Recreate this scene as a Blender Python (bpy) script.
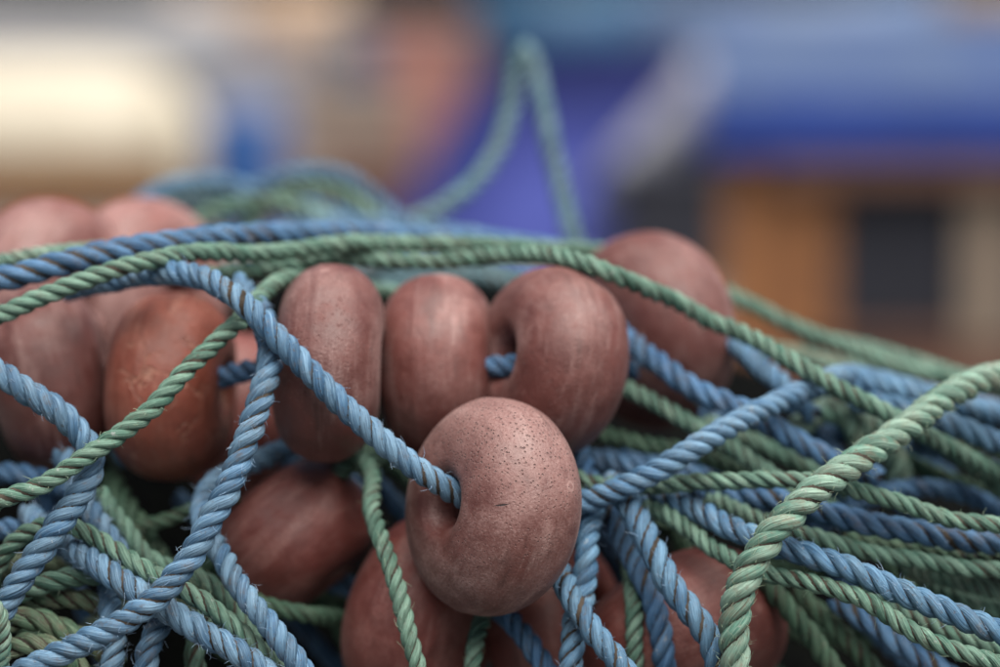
import bpy, bmesh, math, random
import numpy as np
from mathutils import Vector, Matrix, kdtree

for _o in list(bpy.data.objects):
    bpy.data.objects.remove(_o, do_unlink=True)
scene = bpy.context.scene
COL = scene.collection
random.seed(7)
rng = np.random.default_rng(11)

# ------------------------------------------------------------------ camera
CAM_H, PITCH, LENS, FSTOP = 1.25, math.radians(8.0), 85.0, 2.4
cam_d = bpy.data.cameras.new('camera')
cam = bpy.data.objects.new('camera', cam_d)
COL.objects.link(cam)
cam.location = (0, 0, CAM_H)
cam.rotation_euler = (math.pi / 2 - PITCH, 0, 0)
cam_d.lens = LENS
cam_d.sensor_width = 36.0
cam_d.clip_start = 0.05
cam_d.clip_end = 500
cam_d.dof.use_dof = True
cam_d.dof.focus_distance = 0.995
cam_d.dof.aperture_fstop = FSTOP
scene.camera = cam

# ------------------------------------------------------------------ light
SUN_EL, SUN_AZ = math.radians(68), math.radians(150)   # azimuth measured from +Y towards +X
world = bpy.data.worlds.new('World')
scene.world = world
world.use_nodes = True
wn = world.node_tree
wn.nodes.clear()
w_out = wn.nodes.new('ShaderNodeOutputWorld')
w_bg = wn.nodes.new('ShaderNodeBackground')
w_sky = wn.nodes.new('ShaderNodeTexSky')
w_sky.sky_type = 'NISHITA'
w_sky.sun_disc = False
w_sky.sun_elevation = SUN_EL
w_sky.sun_rotation = SUN_AZ
w_sky.air_density = 1.0
w_sky.dust_density = 6.0
w_sky.ozone_density = 1.0
w_bg.inputs['Strength'].default_value = 0.05
wn.links.new(w_sky.outputs[0], w_bg.inputs[0])
wn.links.new(w_bg.outputs[0], w_out.inputs[0])

sun_d = bpy.data.lights.new('sun', 'SUN')
sun_d.energy = 4.4
sun_d.angle = math.radians(75)
sun_d.color = (1.0, 0.96, 0.9)
sun = bpy.data.objects.new('sun', sun_d)
COL.objects.link(sun)
_dir = Vector((math.sin(SUN_AZ) * math.cos(SUN_EL), math.cos(SUN_AZ) * math.cos(SUN_EL), math.sin(SUN_EL)))
sun.rotation_euler = _dir.to_track_quat('Z', 'Y').to_euler()
sun.location = (0, -2, 6)

scene.view_settings.view_transform = 'Standard'
scene.view_settings.look = 'None'
scene.view_settings.exposure = 0.72
scene.view_settings.gamma = 1.0

# ------------------------------------------------------------------ pixel -> place helpers
FPX = LENS / 36.0 * 1000.0
C0 = np.array([0, 0, CAM_H])
RT = np.array([1.0, 0, 0])
FW = np.array([0, math.cos(PITCH), -math.sin(PITCH)])
UP = np.array([0, math.sin(PITCH), math.cos(PITCH)])
MPP = 1.0 / FPX            # metres per photo pixel at one metre


def P(x, y, d):
    """photo pixel (1000x667) and distance along the view axis in metres -> world point"""
    return C0 + d * (RT * ((x - 500.0) / FPX) + UP * ((333.5 - y) / FPX) + FW)


def unP(p):
    q = np.asarray(p) - C0
    d = q @ FW
    return 500 + FPX * (q @ RT) / d, 333.5 - FPX * (q @ UP) / d, d


# ------------------------------------------------------------------ materials
class NT:
    def __init__(self, name):
        self.m = bpy.data.materials.new(name)
        self.m.use_nodes = True
        self.t = self.m.node_tree
        self.t.nodes.clear()
        self.out = self.n('ShaderNodeOutputMaterial')
        self.b = self.n('ShaderNodeBsdfPrincipled')
        self.l(self.b.outputs[0], self.out.inputs[0])

    def n(self, k, **kw):
        nd = self.t.nodes.new(k)
        for a, v in kw.items():
            setattr(nd, a, v)
        return nd

    def l(self, a, b):
        self.t.links.new(a, b)

    def noise(self, vec, scale, detail=4, rough=0.55):
        nd = self.n('ShaderNodeTexNoise')
        nd.inputs['Scale'].default_value = scale
        nd.inputs['Detail'].default_value = detail
        nd.inputs['Roughness'].default_value = rough
        if vec is not None:
            self.l(vec, nd.inputs['Vector'])
        return nd.outputs[0]

    def ramp(self, fac, lo, hi, a=0.0, b=1.0):
        nd = self.n('ShaderNodeMapRange')
        nd.interpolation_type = 'SMOOTHSTEP'
        nd.inputs[1].default_value = lo
        nd.inputs[2].default_value = hi
        nd.inputs[3].default_value = a
        nd.inputs[4].default_value = b
        self.l(fac, nd.inputs[0])
        return nd.outputs[0]

    def math(self, op, a, b=None):
        nd = self.n('ShaderNodeMath', operation=op)
        for i, v in enumerate((a, b)):
            if v is None:
                continue
            if isinstance(v, (int, float)):
                nd.inputs[i].default_value = v
            else:
                self.l(v, nd.inputs[i])
        return nd.outputs[0]

    def mix(self, fac, a, b, mode='MIX'):
        nd = self.n('ShaderNodeMix', data_type='RGBA', blend_type=mode)
        if isinstance(fac, (int, float)):
            nd.inputs[0].default_value = fac
        else:
            self.l(fac, nd.inputs[0])
        for i, v in ((6, a), (7, b)):
            if isinstance(v, tuple):
                nd.inputs[i].default_value = (*v, 1)
            else:
                self.l(v, nd.inputs[i])
        return nd.outputs[2]

    def bump(self, h, strength, dist, prev=None):
        nd = self.n('ShaderNodeBump')
        nd.inputs['Strength'].default_value = strength
        nd.inputs['Distance'].default_value = dist
        self.l(h, nd.inputs['Height'])
        if prev is not None:
            self.l(prev, nd.inputs['Normal'])
        return nd.outputs[0]

    def objvec(self, jitter=True):
        tc = self.n('ShaderNodeTexCoord')
        if not jitter:
            return tc.outputs['Object'], None
        oi = self.n('ShaderNodeObjectInfo')
        cx = self.n('ShaderNodeCombineXYZ')
        for i, k in enumerate((7.3, 3.1, 5.7)):
            self.l(self.math('MULTIPLY', oi.outputs['Random'], k), cx.inputs[i])
        ad = self.n('ShaderNodeVectorMath', operation='ADD')
        self.l(tc.outputs['Object'], ad.inputs[0])
        self.l(cx.outputs[0], ad.inputs[1])
        return ad.outputs[0], oi.outputs['Random']


def mat_rope(name, col, pale, dirt=(0.10, 0.07, 0.045), dirt_amt=0.5, rough=0.62, dirt_lo=0.50):
    k = NT(name)
    tc = k.n('ShaderNodeTexCoord')
    ov, rnd = k.objvec()
    sx = k.n('ShaderNodeSeparateXYZ')
    k.l(tc.outputs['UV'], sx.inputs[0])
    u, v = sx.outputs[0], sx.outputs[1]          # u: metres along the strand, v: turns round it
    fv = k.math('ADD', v, k.math('MULTIPLY', u, 38.0))
    cx = k.n('ShaderNodeCombineXYZ')
    k.l(k.math('MULTIPLY', fv, 17.0), cx.inputs[0])
    k.l(k.math('MULTIPLY', u, 55.0), cx.inputs[1])
    k.l(k.math('MULTIPLY', rnd, 40.0), cx.inputs[2])
    fib = k.noise(cx.outputs[0], 1.0, 3, 0.6)
    cx2 = k.n('ShaderNodeCombineXYZ')
    k.l(k.math('MULTIPLY', fv, 44.0), cx2.inputs[0])
    k.l(k.math('MULTIPLY', u, 160.0), cx2.inputs[1])
    k.l(k.math('MULTIPLY', rnd, 40.0), cx2.inputs[2])
    fine = k.noise(cx2.outputs[0], 1.0, 2, 0.6)
    fade = k.ramp(k.noise(ov, 26.0, 4, 0.6), 0.36, 0.68)
    c = k.mix(fade, col, pale)
    c = k.mix(k.ramp(fib, 0.42, 0.66, 0.0, 0.6), c, tuple(min(1, x * 1.35 + 0.02) for x in pale))
    c = k.mix(k.ramp(fine, 0.50, 0.70, 0.0, 0.6), c, tuple(x * 0.45 for x in col))
    dn = k.math('MULTIPLY', k.ramp(k.noise(ov, 75.0, 5, 0.75), dirt_lo, dirt_lo + 0.17), k.ramp(fib, 0.3, 0.62, 1.0, 0.25))
    c = k.mix(k.math('MULTIPLY', dn, dirt_amt), c, dirt)
    spk = k.ramp(k.noise(ov, 420.0, 3, 0.7), 0.60, 0.70, 0.0, 0.55)
    c = k.mix(spk, c, tuple(x * 0.7 for x in dirt))
    slt = k.math('MULTIPLY', k.ramp(k.noise(ov, 300.0, 3, 0.7), 0.62, 0.72), k.ramp(k.noise(ov, 18.0, 3), 0.45, 0.65, 0.1, 0.6))
    c = k.mix(slt, c, (0.42, 0.44, 0.43))
    hs = k.n('ShaderNodeHueSaturation')
    k.l(c, hs.inputs['Color'])
    k.l(k.ramp(rnd, 0, 1, 0.82, 1.14), hs.inputs['Value'])
    k.l(hs.outputs[0], k.b.inputs['Base Color'])
    k.b.inputs['Roughness'].default_value = rough
    k.b.inputs['Specular IOR Level'].default_value = 0.35
    b1 = k.bump(fib, 0.85, 0.0013)
    b2 = k.bump(fine, 0.7, 0.0006, b1)
    k.l(b2, k.b.inputs['Normal'])
    return k.m


def mat_float(name, red, dust, dust_lo=0.42, dust_hi=0.75, dust_max=0.6, pores=1.0, cracks=0.0, bleach_skylit=None, slit=None):
    k = NT(name)
    ov, rnd = k.objvec()
    tc = k.n('ShaderNodeTexCoord')
    big = k.noise(ov, 22.0, 5, 0.6)
    mid = k.noise(ov, 90.0, 5, 0.65)
    fine = k.noise(ov, 900.0, 3, 0.7)
    c = k.mix(k.ramp(mid, 0.3, 0.7), tuple(x * 0.72 for x in red), red)
    d = k.math('MULTIPLY', k.ramp(big, dust_lo, dust_hi), k.ramp(mid, 0.25, 0.62, 0.35, 1.0))
    d = k.math('MULTIPLY', d, k.ramp(fine, 0.32, 0.62, 0.35, 1.0))
    c = k.mix(k.math('MULTIPLY', d, dust_max), c, dust)
    pmask = k.ramp(k.noise(ov, 45.0, 3, 0.6), 0.42, 0.60)
    if bleach_skylit is not None:
        # upper side worn pale and open-pored, with skylight painted into the paleness
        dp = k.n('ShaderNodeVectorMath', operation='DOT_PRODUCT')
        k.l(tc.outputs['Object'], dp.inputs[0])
        dp.inputs[1].default_value = bleach_skylit
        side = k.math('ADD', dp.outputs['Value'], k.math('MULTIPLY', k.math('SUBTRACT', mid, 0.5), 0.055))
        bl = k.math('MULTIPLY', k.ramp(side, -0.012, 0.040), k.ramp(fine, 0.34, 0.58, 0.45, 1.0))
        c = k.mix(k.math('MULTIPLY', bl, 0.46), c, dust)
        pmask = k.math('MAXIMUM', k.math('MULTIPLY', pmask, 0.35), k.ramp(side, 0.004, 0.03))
    # pale dust specks
    sp = k.ramp(fine, 0.60, 0.72, 0.0, 0.55)
    c = k.mix(k.math('MULTIPLY', sp, k.ramp(big, 0.35, 0.65, 0.4, 1.0)), c, tuple(min(1, x * 1.15) for x in dust))
    # scuffs running round the float (local z is the axis)
    mp = k.n('ShaderNodeMapping')
    mp.inputs['Scale'].default_value = (1, 1, 14)
    k.l(ov, mp.inputs[0])
    scf = k.noise(mp.outputs[0], 38.0, 5, 0.7)
    c = k.mix(k.ramp(scf, 0.54, 0.72, 0.0, 0.28), c, dust)
    mp2 = k.n('ShaderNodeMapping')
    mp2.inputs['Scale'].default_value = (1, 1, 5)
    k.l(ov, mp2.inputs[0])
    brd = k.noise(mp2.outputs[0], 17.0, 6, 0.65)
    c = k.mix(k.math('MULTIPLY', k.ramp(brd, 0.50, 0.66, 0.0, 0.55), k.ramp(fine, 0.35, 0.6, 0.3, 1.0)), c, dust)
    stn = k.noise(mp2.outputs[0], 31.0, 5, 0.6)
    c = k.mix(k.ramp(stn, 0.56, 0.70, 0.0, 0.5), c, tuple(x * 0.4 for x in red))
    # small chipped blisters
    vb = k.n('ShaderNodeTexVoronoi')
    vb.inputs['Scale'].default_value = 48.0
    k.l(ov, vb.inputs['Vector'])
    ring = k.math('MULTIPLY', k.ramp(vb.outputs['Distance'], 0.05, 0.09), k.ramp(vb.outputs['Distance'], 0.10, 0.15, 1.0, 0.0))
    ring = k.math('MULTIPLY', ring, k.ramp(vb.outputs['Color'], 0.55, 0.6))
    c = k.mix(k.math('MULTIPLY', ring, 0.45), c, tuple(min(1, x * 1.2) for x in dust))
    # open pores
    vo = k.n('ShaderNodeTexVoronoi')
    vo.inputs['Scale'].default_value = 620.0
    k.l(ov, vo.inputs['Vector'])
    pit = k.math('MULTIPLY', k.ramp(vo.outputs['Distance'], 0.16, 0.34, 1.0, 0.0), k.ramp(vo.outputs['Color'], 0.3, 0.6))
    pm = k.math('MULTIPLY', pit, pmask)
    pm = k.math('MULTIPLY', pm, pores)
    c = k.mix(k.math('MULTIPLY', pm, 0.5), c, (0.030, 0.014, 0.012))
    h = k.math('SUBTRACT', k.math('MULTIPLY', fine, 0.35), k.math('MULTIPLY', pm, 1.4))
    if cracks > 0:
        vc = k.n('ShaderNodeTexVoronoi', feature='DISTANCE_TO_EDGE')
        vc.inputs['Scale'].default_value = 62.0
        wob = k.n('ShaderNodeVectorMath', operation='MULTIPLY_ADD')
        nz = k.n('ShaderNodeTexNoise')
        nz.inputs['Scale'].default_value = 120.0
        k.l(ov, nz.inputs['Vector'])
        k.l(nz.outputs[1], wob.inputs[0])
        wob.inputs[1].default_value = (0.012,) * 3
        k.l(ov, wob.inputs[2])
        k.l(wob.outputs[0], vc.inputs['Vector'])
        ck = k.math('MULTIPLY', k.ramp(vc.outputs['Distance'], 0.012, 0.045, 1.0, 0.0),
                    k.ramp(k.noise(ov, 30.0, 3), 0.48, 0.62))
        c = k.mix(k.math('MULTIPLY', ck, cracks), c, (0.45, 0.25, 0.17))
        h = k.math('SUBTRACT', h, ck)
    if slit is not None:
        # a short knife nick: point and direction in the float's own space
        p0, dr, no = slit
        sb = k.n('ShaderNodeVectorMath', operation='SUBTRACT')
        k.l(tc.outputs['Object'], sb.inputs[0])
        sb.inputs[1].default_value = p0
        def dot(v):
            dn = k.n('ShaderNodeVectorMath', operation='DOT_PRODUCT')
            k.l(sb.outputs[0], dn.inputs[0])
            dn.inputs[1].default_value = v
            return dn.outputs['Value']
        al = k.math('POWER', k.math('MULTIPLY', dot(dr), 1 / 0.0034), 2.0)
        ac = k.math('ABSOLUTE', k.math('MULTIPLY', k.math('ADD', dot(no), k.math('MULTIPLY', k.math('SUBTRACT', fine, 0.5), 0.0004)), 1 / 0.00042))
        nk = k.ramp(k.math('ADD', al, ac), 0.7, 1.05, 1.0, 0.0)
        c = k.mix(nk, c, (0.015, 0.008, 0.008))
        h = k.math('SUBTRACT', h, k.math('MULTIPLY', nk, 2.0))
    hs = k.n('ShaderNodeHueSaturation')
    k.l(c, hs.inputs['Color'])
    k.l(k.ramp(rnd, 0, 1, 0.88, 1.12), hs.inputs['Value'])
    k.l(hs.outputs[0], k.b.inputs['Base Color'])
    k.l(k.ramp(mid, 0.3, 0.7, 0.46, 0.66), k.b.inputs['Roughness'])
    k.b.inputs['Specular IOR Level'].default_value = 0.6
    k.b.inputs['Sheen Weight'].default_value = 0.04
    k.b.inputs['Sheen Roughness'].default_value = 0.45
    b1 = k.bump(big, 0.25, 0.004)
    b2 = k.bump(mid, 0.35, 0.0014, b1)
    b3 = k.bump(h, 0.8, 0.0009, b2)
    k.l(b3, k.b.inputs['Normal'])
    return k.m


def mat_plain(name, col, col2=None, scale=4.0, rough=0.6, spec=0.4, bump=0.0, bdist=0.01):
    k = NT(name)
    tc = k.n('ShaderNodeTexCoord')
    nz = k.noise(tc.outputs['Object'], scale, 6, 0.6)
    c = k.mix(k.ramp(nz, 0.32, 0.68), col, col2 or tuple(x * 0.75 for x in col))
    k.l(c, k.b.inputs['Base Color'])
    k.b.inputs['Roughness'].default_value = rough
    k.b.inputs['Specular IOR Level'].default_value = spec
    if bump:
        k.l(k.bump(nz, bump, bdist), k.b.inputs['Normal'])
    return k.m


M = {
    'blue': mat_rope('blue_rope', (0.034, 0.104, 0.20), (0.098, 0.20, 0.30)),
    'pale_blue': mat_rope('pale_blue_rope', (0.040, 0.110, 0.205), (0.122, 0.218, 0.31), dirt_amt=0.65),
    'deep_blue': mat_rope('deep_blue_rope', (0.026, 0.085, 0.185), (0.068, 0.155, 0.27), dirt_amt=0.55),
    'green': mat_rope('green_rope', (0.044, 0.118, 0.086), (0.145, 0.245, 0.19), dirt_amt=0.45),
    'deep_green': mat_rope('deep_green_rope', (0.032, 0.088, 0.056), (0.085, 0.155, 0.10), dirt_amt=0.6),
    'mint': mat_rope('mint_rope', (0.065, 0.165, 0.125), (0.20, 0.30, 0.24), dirt=(0.17, 0.14, 0.10), dirt_amt=0.8, dirt_lo=0.45),
    'muddy_green': mat_rope('muddy_green_rope', (0.055, 0.12, 0.075), (0.14, 0.20, 0.125), dirt=(0.115, 0.085, 0.06), dirt_amt=1.0, dirt_lo=0.42),
    'teal': mat_rope('teal_rope', (0.045, 0.115, 0.145), (0.13, 0.225, 0.255), dirt_amt=0.4),
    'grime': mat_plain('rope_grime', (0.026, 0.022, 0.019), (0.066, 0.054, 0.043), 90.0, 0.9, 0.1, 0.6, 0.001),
    'float': mat_float('float_red', (0.118, 0.031, 0.025), (0.31, 0.19, 0.175), pores=0.4),
    'float_pale': mat_float('float_dusty_skylit', (0.17, 0.052, 0.043), (0.36, 0.225, 0.21), 0.3, 0.65, 0.75, 0.2),  # dusty; the extra paleness puts sky sheen into the colour
    'float_orange': mat_float('float_orange', (0.225, 0.052, 0.029), (0.35, 0.17, 0.125), 0.45, 0.8, 0.5, 0.4, cracks=0.35),
    'float_dark': mat_float('float_dark_red', (0.145, 0.029, 0.022), (0.31, 0.155, 0.135), 0.45, 0.8, 0.5, 0.5),
    'fibre_blue': mat_plain('fibre_blue', (0.33, 0.45, 0.58), (0.20, 0.32, 0.50), 200, 0.5),
    'fibre_green': mat_plain('fibre_green', (0.34, 0.48, 0.36), (0.30, 0.34, 0.22), 200, 0.5),
    'net': mat_plain('net_gap_shade', (0.007, 0.008, 0.007), (0.004, 0.004, 0.005), 60, 1.0, 0.0, 1.0, 0.02),  # near-black so the shade of the gaps is in the net's colour
}

# ------------------------------------------------------------------ object helpers
USED = set()


def tag(o, label=None, cat=None, group=None, kind=None):
    if label:
        o['label'] = label
    if cat:
        o['category'] = cat
    if group:
        o['group'] = group
    if kind:
        o['kind'] = kind
    return o


def mesh_obj(name, verts, faces, mat, parent=None, smooth=True, uvs=None):
    me = bpy.data.meshes.new(name)
    me.from_pydata(verts, [], faces)
    if smooth:
        me.polygons.foreach_set('use_smooth', [True] * len(me.polygons))
    me.materials.append(mat)
    me.update()
    o = bpy.data.objects.new(name, me)
    COL.objects.link(o)
    if parent is not None:
        o.parent = parent
    return o


def grid_mesh(name, V, nu, nv, wrap_v, mat, uv=None, parent=None):
    """V: (nu*nv,3) rows of rings; fast numpy mesh"""
    me = bpy.data.meshes.new(name)
    nvv = nv if wrap_v else nv - 1
    i = np.arange(nu - 1)[:, None]
    j = np.arange(nvv)[None, :]
    j2 = (j + 1) % nv
    q = np.stack([i * nv + j, i * nv + j2, (i + 1) * nv + j2, (i + 1) * nv + j], -1).reshape(-1)
    nf = (nu - 1) * nvv
    me.vertices.add(nu * nv)
    me.vertices.foreach_set('co', np.ascontiguousarray(V, dtype=np.float32).reshape(-1))
    me.loops.add(nf * 4)
    me.loops.foreach_set('vertex_index', q.astype(np.int32))
    me.polygons.add(nf)
    me.polygons.foreach_set('loop_start', (np.arange(nf) * 4).astype(np.int32))
    me.polygons.foreach_set('use_smooth', np.ones(nf, dtype=bool))
    if uv is not None:            # uv = (u per ring, v per side) ; v at the wrap goes to 1
        U, W = uv
        lay = me.uv_layers.new(name='UVMap')
        I, J = np.meshgrid(np.arange(nu - 1), np.arange(nvv), indexing='ij')
        uu = np.stack([U[I], U[I], U[I + 1], U[I + 1]], -1)
        ww = np.stack([W[J], W[J + 1], W[J + 1], W[J]], -1)
        lay.data.foreach_set('uv', np.stack([uu, ww], -1).astype(np.float32).reshape(-1))
    me.update(calc_edges=True)
    me.validate()
    me.materials.append(mat)
    o = bpy.data.objects.new(name, me)
    COL.objects.link(o)
    if parent is not None:
        o.parent = parent
    return o


def empty(name, loc):
    o = bpy.data.objects.new(name, None)
    o.empty_display_size = 0.02
    o.location = loc
    COL.objects.link(o)
    return o


# ================================================================== setting
def quay():
    n = 60
    xs = np.linspace(-60, 60, n)
    ys = np.linspace(-20, 200, n)
    V = np.array([(x, y, 0.0) for y in ys for x in xs])
    k = mat_plain('quay_concrete', (0.13, 0.125, 0.12), (0.09, 0.088, 0.086), 0.7, 0.85, 0.2, 0.3, 0.01)
    o = grid_mesh('ground', V, n, n, False, k)
    tag(o, kind='structure')


quay()


def net_heap():
    nu, nv = 70, 160
    V = []
    for i in range(nu):
        t = i / (nu - 1)
        for j in range(nv):
            a = 2 * math.pi * j / nv
            r = max(0.0, math.cos(t * math.pi / 2)) ** 0.55
            bul = 1 + 0.02 * math.sin(5 * a + 7 * t) + 0.015 * math.sin(11 * a - 9 * t) + 0.02 * math.sin(23 * a + 31 * t)
            x = 1.0 * r * math.cos(a) * bul
            y = 1.51 + 0.36 * r * math.sin(a) * bul
            k = min(1, max(0, (x - 0.02) / 0.22))
            k = k * k * (3 - 2 * k)
            zt = 1.055 - 0.06 * k - 0.12 * min(1, max(0, (abs(x) - 0.3) / 0.6))
            z = zt * math.sin(t * math.pi / 2) ** 0.8
            z += (0.010 * math.sin(9 * x + 3) + 0.008 * math.sin(17 * y)) * (1 if t > 0.3 else 0)
            V.append((x, y, z))
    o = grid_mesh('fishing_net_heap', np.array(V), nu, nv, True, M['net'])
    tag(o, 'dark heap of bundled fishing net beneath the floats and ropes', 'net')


net_heap()

# ================================================================== floats
#   key: centre pixel, depth (m), outer diameter (photo px at one metre), axis (right, up, towards camera), material, label
R0 = 107.0
FLOATS = {
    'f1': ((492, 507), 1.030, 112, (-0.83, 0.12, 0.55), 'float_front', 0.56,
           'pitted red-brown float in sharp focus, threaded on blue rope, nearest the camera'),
    'f2': ((329, 363), 1.068, 107, (-0.99, 0.06, 0.03), 'float', 0.525,
           'dusty pinkish float standing edge-on behind the diagonal blue rope'),
    'f3': ((438, 366), 1.105, 103, (-0.99, -0.02, -0.06), 'float', 0.60,
           'pinkish-brown edge-on float in the middle of the upper row'),
    'f4': ((550, 362), 1.085, 104, (-0.86, 0.14, 0.46), 'float', 0.60,
           'brown float showing its hole, at the right end of the upper row'),
    'f5': ((652, 330), 1.185, 117, (-0.80, -0.18, 0.52), 'float', 0.60,
           'reddish float at the back right with a green rope crossing its front'),
    'f6': ((172, 386), 1.105, 105, (-0.99, 0.05, -0.10), 'float_orange', 0.60,
           'orange-red cracked float left of the vertical blue rope'),
    'f7': ((52, 380), 1.125, 108, (-0.96, -0.25, 0.10), 'float', 0.60,
           'mauve-brown float at the left edge below the two crossing ropes'),
    'f8': ((48, 295), 1.225, 118, (-0.70, 0.1, -0.6), 'float_pale', 0.6,
           'pale pink blurred float at the upper left, the left one of two'),
    'f9': ((142, 296), 1.265, 125, (-0.80, 0.05, -0.55), 'float_pale', 0.6,
           'pale pink blurred float at the upper left, the right one of two'),
    'f10': ((294, 537), 1.105, 92, (-0.60, 0.74, -0.15), 'float_dark', 0.70,
            'dark red float lying low beside the steep blue rope at lower left'),
    'f11': ((425, 617), 1.095, 114, (-0.88, 0.25, -0.35), 'float_dark', 0.6,
            'dark red float at the bottom behind the hanging green rope'),
    'f12': ((555, 625), 1.110, 100, (-0.85, -0.2, -0.45), 'float_dark', 0.6,
            'dark red float at the bottom below and right of the sharp front float'),
    'f13': ((682, 642), 1.088, 120, (-0.45, 0.75, -0.45), 'float_dark', 0.62,
            'reddish-brown float at the bottom right beside the thick mint rope'),
    'f14': ((236, 415), 1.215, 100, (-0.95, 0.1, 0.2), 'float_dark', 0.6,
            'red float mostly hidden in shadow behind the orange-red float'),
}
HOLE = 0.0085


def float_profile(R, hw, rh, n=26):
    """closed cross-section of the ring (radius, axial): domed outside, rounded mouth, straight bore"""
    rc = rh + 0.26 * (R - rh)
    ao, ai = R - rc, rc - rh
    hb = hw * 0.48                     # the mouth rounds off down to this height
    top = []
    for i in range(n + 1):             # outside, from the rim to the crown
        t = 0.5 * math.pi * i / n
        top.append((rc + ao * max(0.0, math.cos(t)) ** (2 / 2.15), hw * math.sin(t) ** (2 / 2.15)))
    for i in range(1, 11):             # mouth
        t = 0.5 * math.pi * i / 10
        top.append((rc - ai * math.sin(t), hb + (hw - hb) * math.cos(t)))
    return top + [(r, -z) for (r, z) in top[::-1][:-1]]


def make_float_mesh(R, hw, rh, seed):
    r = random.Random(seed)
    prof = float_profile(R, hw, rh)
    nu, nv = 97, len(prof)
    ph = [r.uniform(0, 6.28) for _ in range(6)]
    V = []
    for i in range(nu):
        a = 2 * math.pi * i / (nu - 1)
        for (ra, z) in prof:
            out = (ra - rh) / (R - rh)
            k = 1 + out * (0.010 * math.sin(2 * a + ph[0]) + 0.006 * math.sin(3 * a + ph[1] + 40 * z) + 0.003 * math.sin(7 * a + ph[2] + 90 * z))
            # moulding seam: a fine raised line off the middle
            seam = 0.00045 * math.exp(-((z - 0.28 * hw) / 0.0007) ** 2) * (1 if out > 0.6 else 0)
            rr = ra * k + seam
            V.append((rr * math.cos(a), rr * math.sin(a), z * (1 + 0.012 * math.sin(2 * a + ph[3]))))
    V = np.array(V)
    return V, nu, nv


FL = {}
for i, (key, (pc, d, rpx, ax, mk, asp, lab)) in enumerate(FLOATS.items()):
    R = rpx * MPP
    hw = R * asp
    V, nu, nv = make_float_mesh(R, hw, HOLE, i)
    # weld the seam of revolution by wrapping: drop the last ring and close by an extra row index
    me = bpy.data.meshes.new('net_float')
    n_r = nu - 1
    V = V[:n_r * nv]
    faces = []
    for a_ in range(n_r):
        b_ = (a_ + 1) % n_r
        for j in range(nv):
            j2 = (j + 1) % nv
            faces.append((a_ * nv + j, b_ * nv + j, b_ * nv + j2, a_ * nv + j2))
    A = np.array(ax, float)
    A = A / np.linalg.norm(A)
    axis = A[0] * RT + A[1] * UP - A[2] * FW
    c = P(pc[0], pc[1], d)
    q = Vector((0, 0, 1)).rotation_difference(Vector(axis))
    spin = Matrix.Rotation(random.uniform(0, 6.28), 4, 'Z')
    if mk == 'float_front':
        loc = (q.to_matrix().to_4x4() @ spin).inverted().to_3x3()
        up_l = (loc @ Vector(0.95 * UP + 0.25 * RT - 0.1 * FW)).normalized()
        hit = None                     # surface point of the nick, found on the mesh from the side it faces
        vv = V @ np.array((q.to_matrix() @ spin.to_3x3()).transposed()) + c
        ux, uy, ud = (vv - C0) @ RT, (vv - C0) @ UP, (vv - C0) @ FW
        dist = (500 + FPX * ux / ud - 501) ** 2 + (333.5 - FPX * uy / ud - 508) ** 2 + (ud > c[1] + 0.0) * 1e6
        hit = Vector(V[int(np.argmin(dist))])
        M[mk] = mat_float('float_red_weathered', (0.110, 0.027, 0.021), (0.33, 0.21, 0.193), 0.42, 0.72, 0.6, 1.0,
                          bleach_skylit=tuple(up_l), slit=(tuple(hit), tuple(loc @ Vector(RT + 0.12 * UP)), tuple(loc @ Vector(UP - 0.12 * RT))))
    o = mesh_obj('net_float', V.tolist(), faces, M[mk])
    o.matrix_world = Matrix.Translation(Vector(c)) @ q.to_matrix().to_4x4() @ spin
    tag(o, lab, 'net float', 'red-brown net floats')
    FL[key] = dict(c=c, axis=axis, R=R, hw=hw, o=o)


def float_inside(f, p, infl):
    """p (...,3): inside the float grown by infl, its hole taken as filled"""
    q = p - f['c']
    h = np.abs(q @ f['axis'])
    rho = np.sqrt(np.maximum((q * q).sum(-1) - h * h, 0))
    rc = HOLE + 0.26 * (f['R'] - HOLE)
    a = f['R'] - rc
    x = np.maximum(rho - rc, 0) / (a + infl)
    return x ** 2.2 + (h / (f['hw'] + infl)) ** 2.2 < 1.0


# ================================================================== ropes
# (colour, diameter in photo px at one metre, [(x, y, centimetres behind the focus plane)], label, options)
ROPES = []


def rope(col, dia, pts, label, **kw):
    ROPES.append(dict(col=col, dia=dia, pts=pts, label=label, kw=kw))


# --- sharp and near ropes
rope('pale_blue', 26, [(60, 292, 9.5), (110, 280, 7.2), (165, 272, 5.2), (205, 278, 3.8), (240, 300, 2.2), (275, 335, 1.6), (310, 372, 1.4), (350, 412, 1.3),
     (400, 455, 1.1), (436, 482, 1.0), (462, 497, 1.7), (492, 506, 3.0), (525, 513, 4.6), (556, 511, 5.3), (588, 500, 4.6), (615, 490, 3.9), (660, 469, 3.4),
     (720, 432, 4.2), (770, 406, 6.0), (815, 386, 8.4), (842, 376, 11), (872, 380, 14), (910, 390, 15.5), (960, 402, 16), (1030, 420, 17)],
     'blue rope running diagonally from upper left through the hole of the sharp front float', thread=('f1',), fuzz=70)
rope('pale_blue', 27, [(232, 283, 10), (250, 298, 6.0), (264, 322, 3.6), (271, 352, 2.6), (262, 395, 1.4), (247, 440, 0.8), (232, 480, 0.3), (210, 522, -0.3),
     (185, 565, -0.7), (150, 603, -1.0), (108, 630, -1.1), (60, 653, -1.1), (10, 678, -1.0)],
     'steep blue rope curving down to the lower left corner in front of the tangle', fuzz=90)
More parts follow.
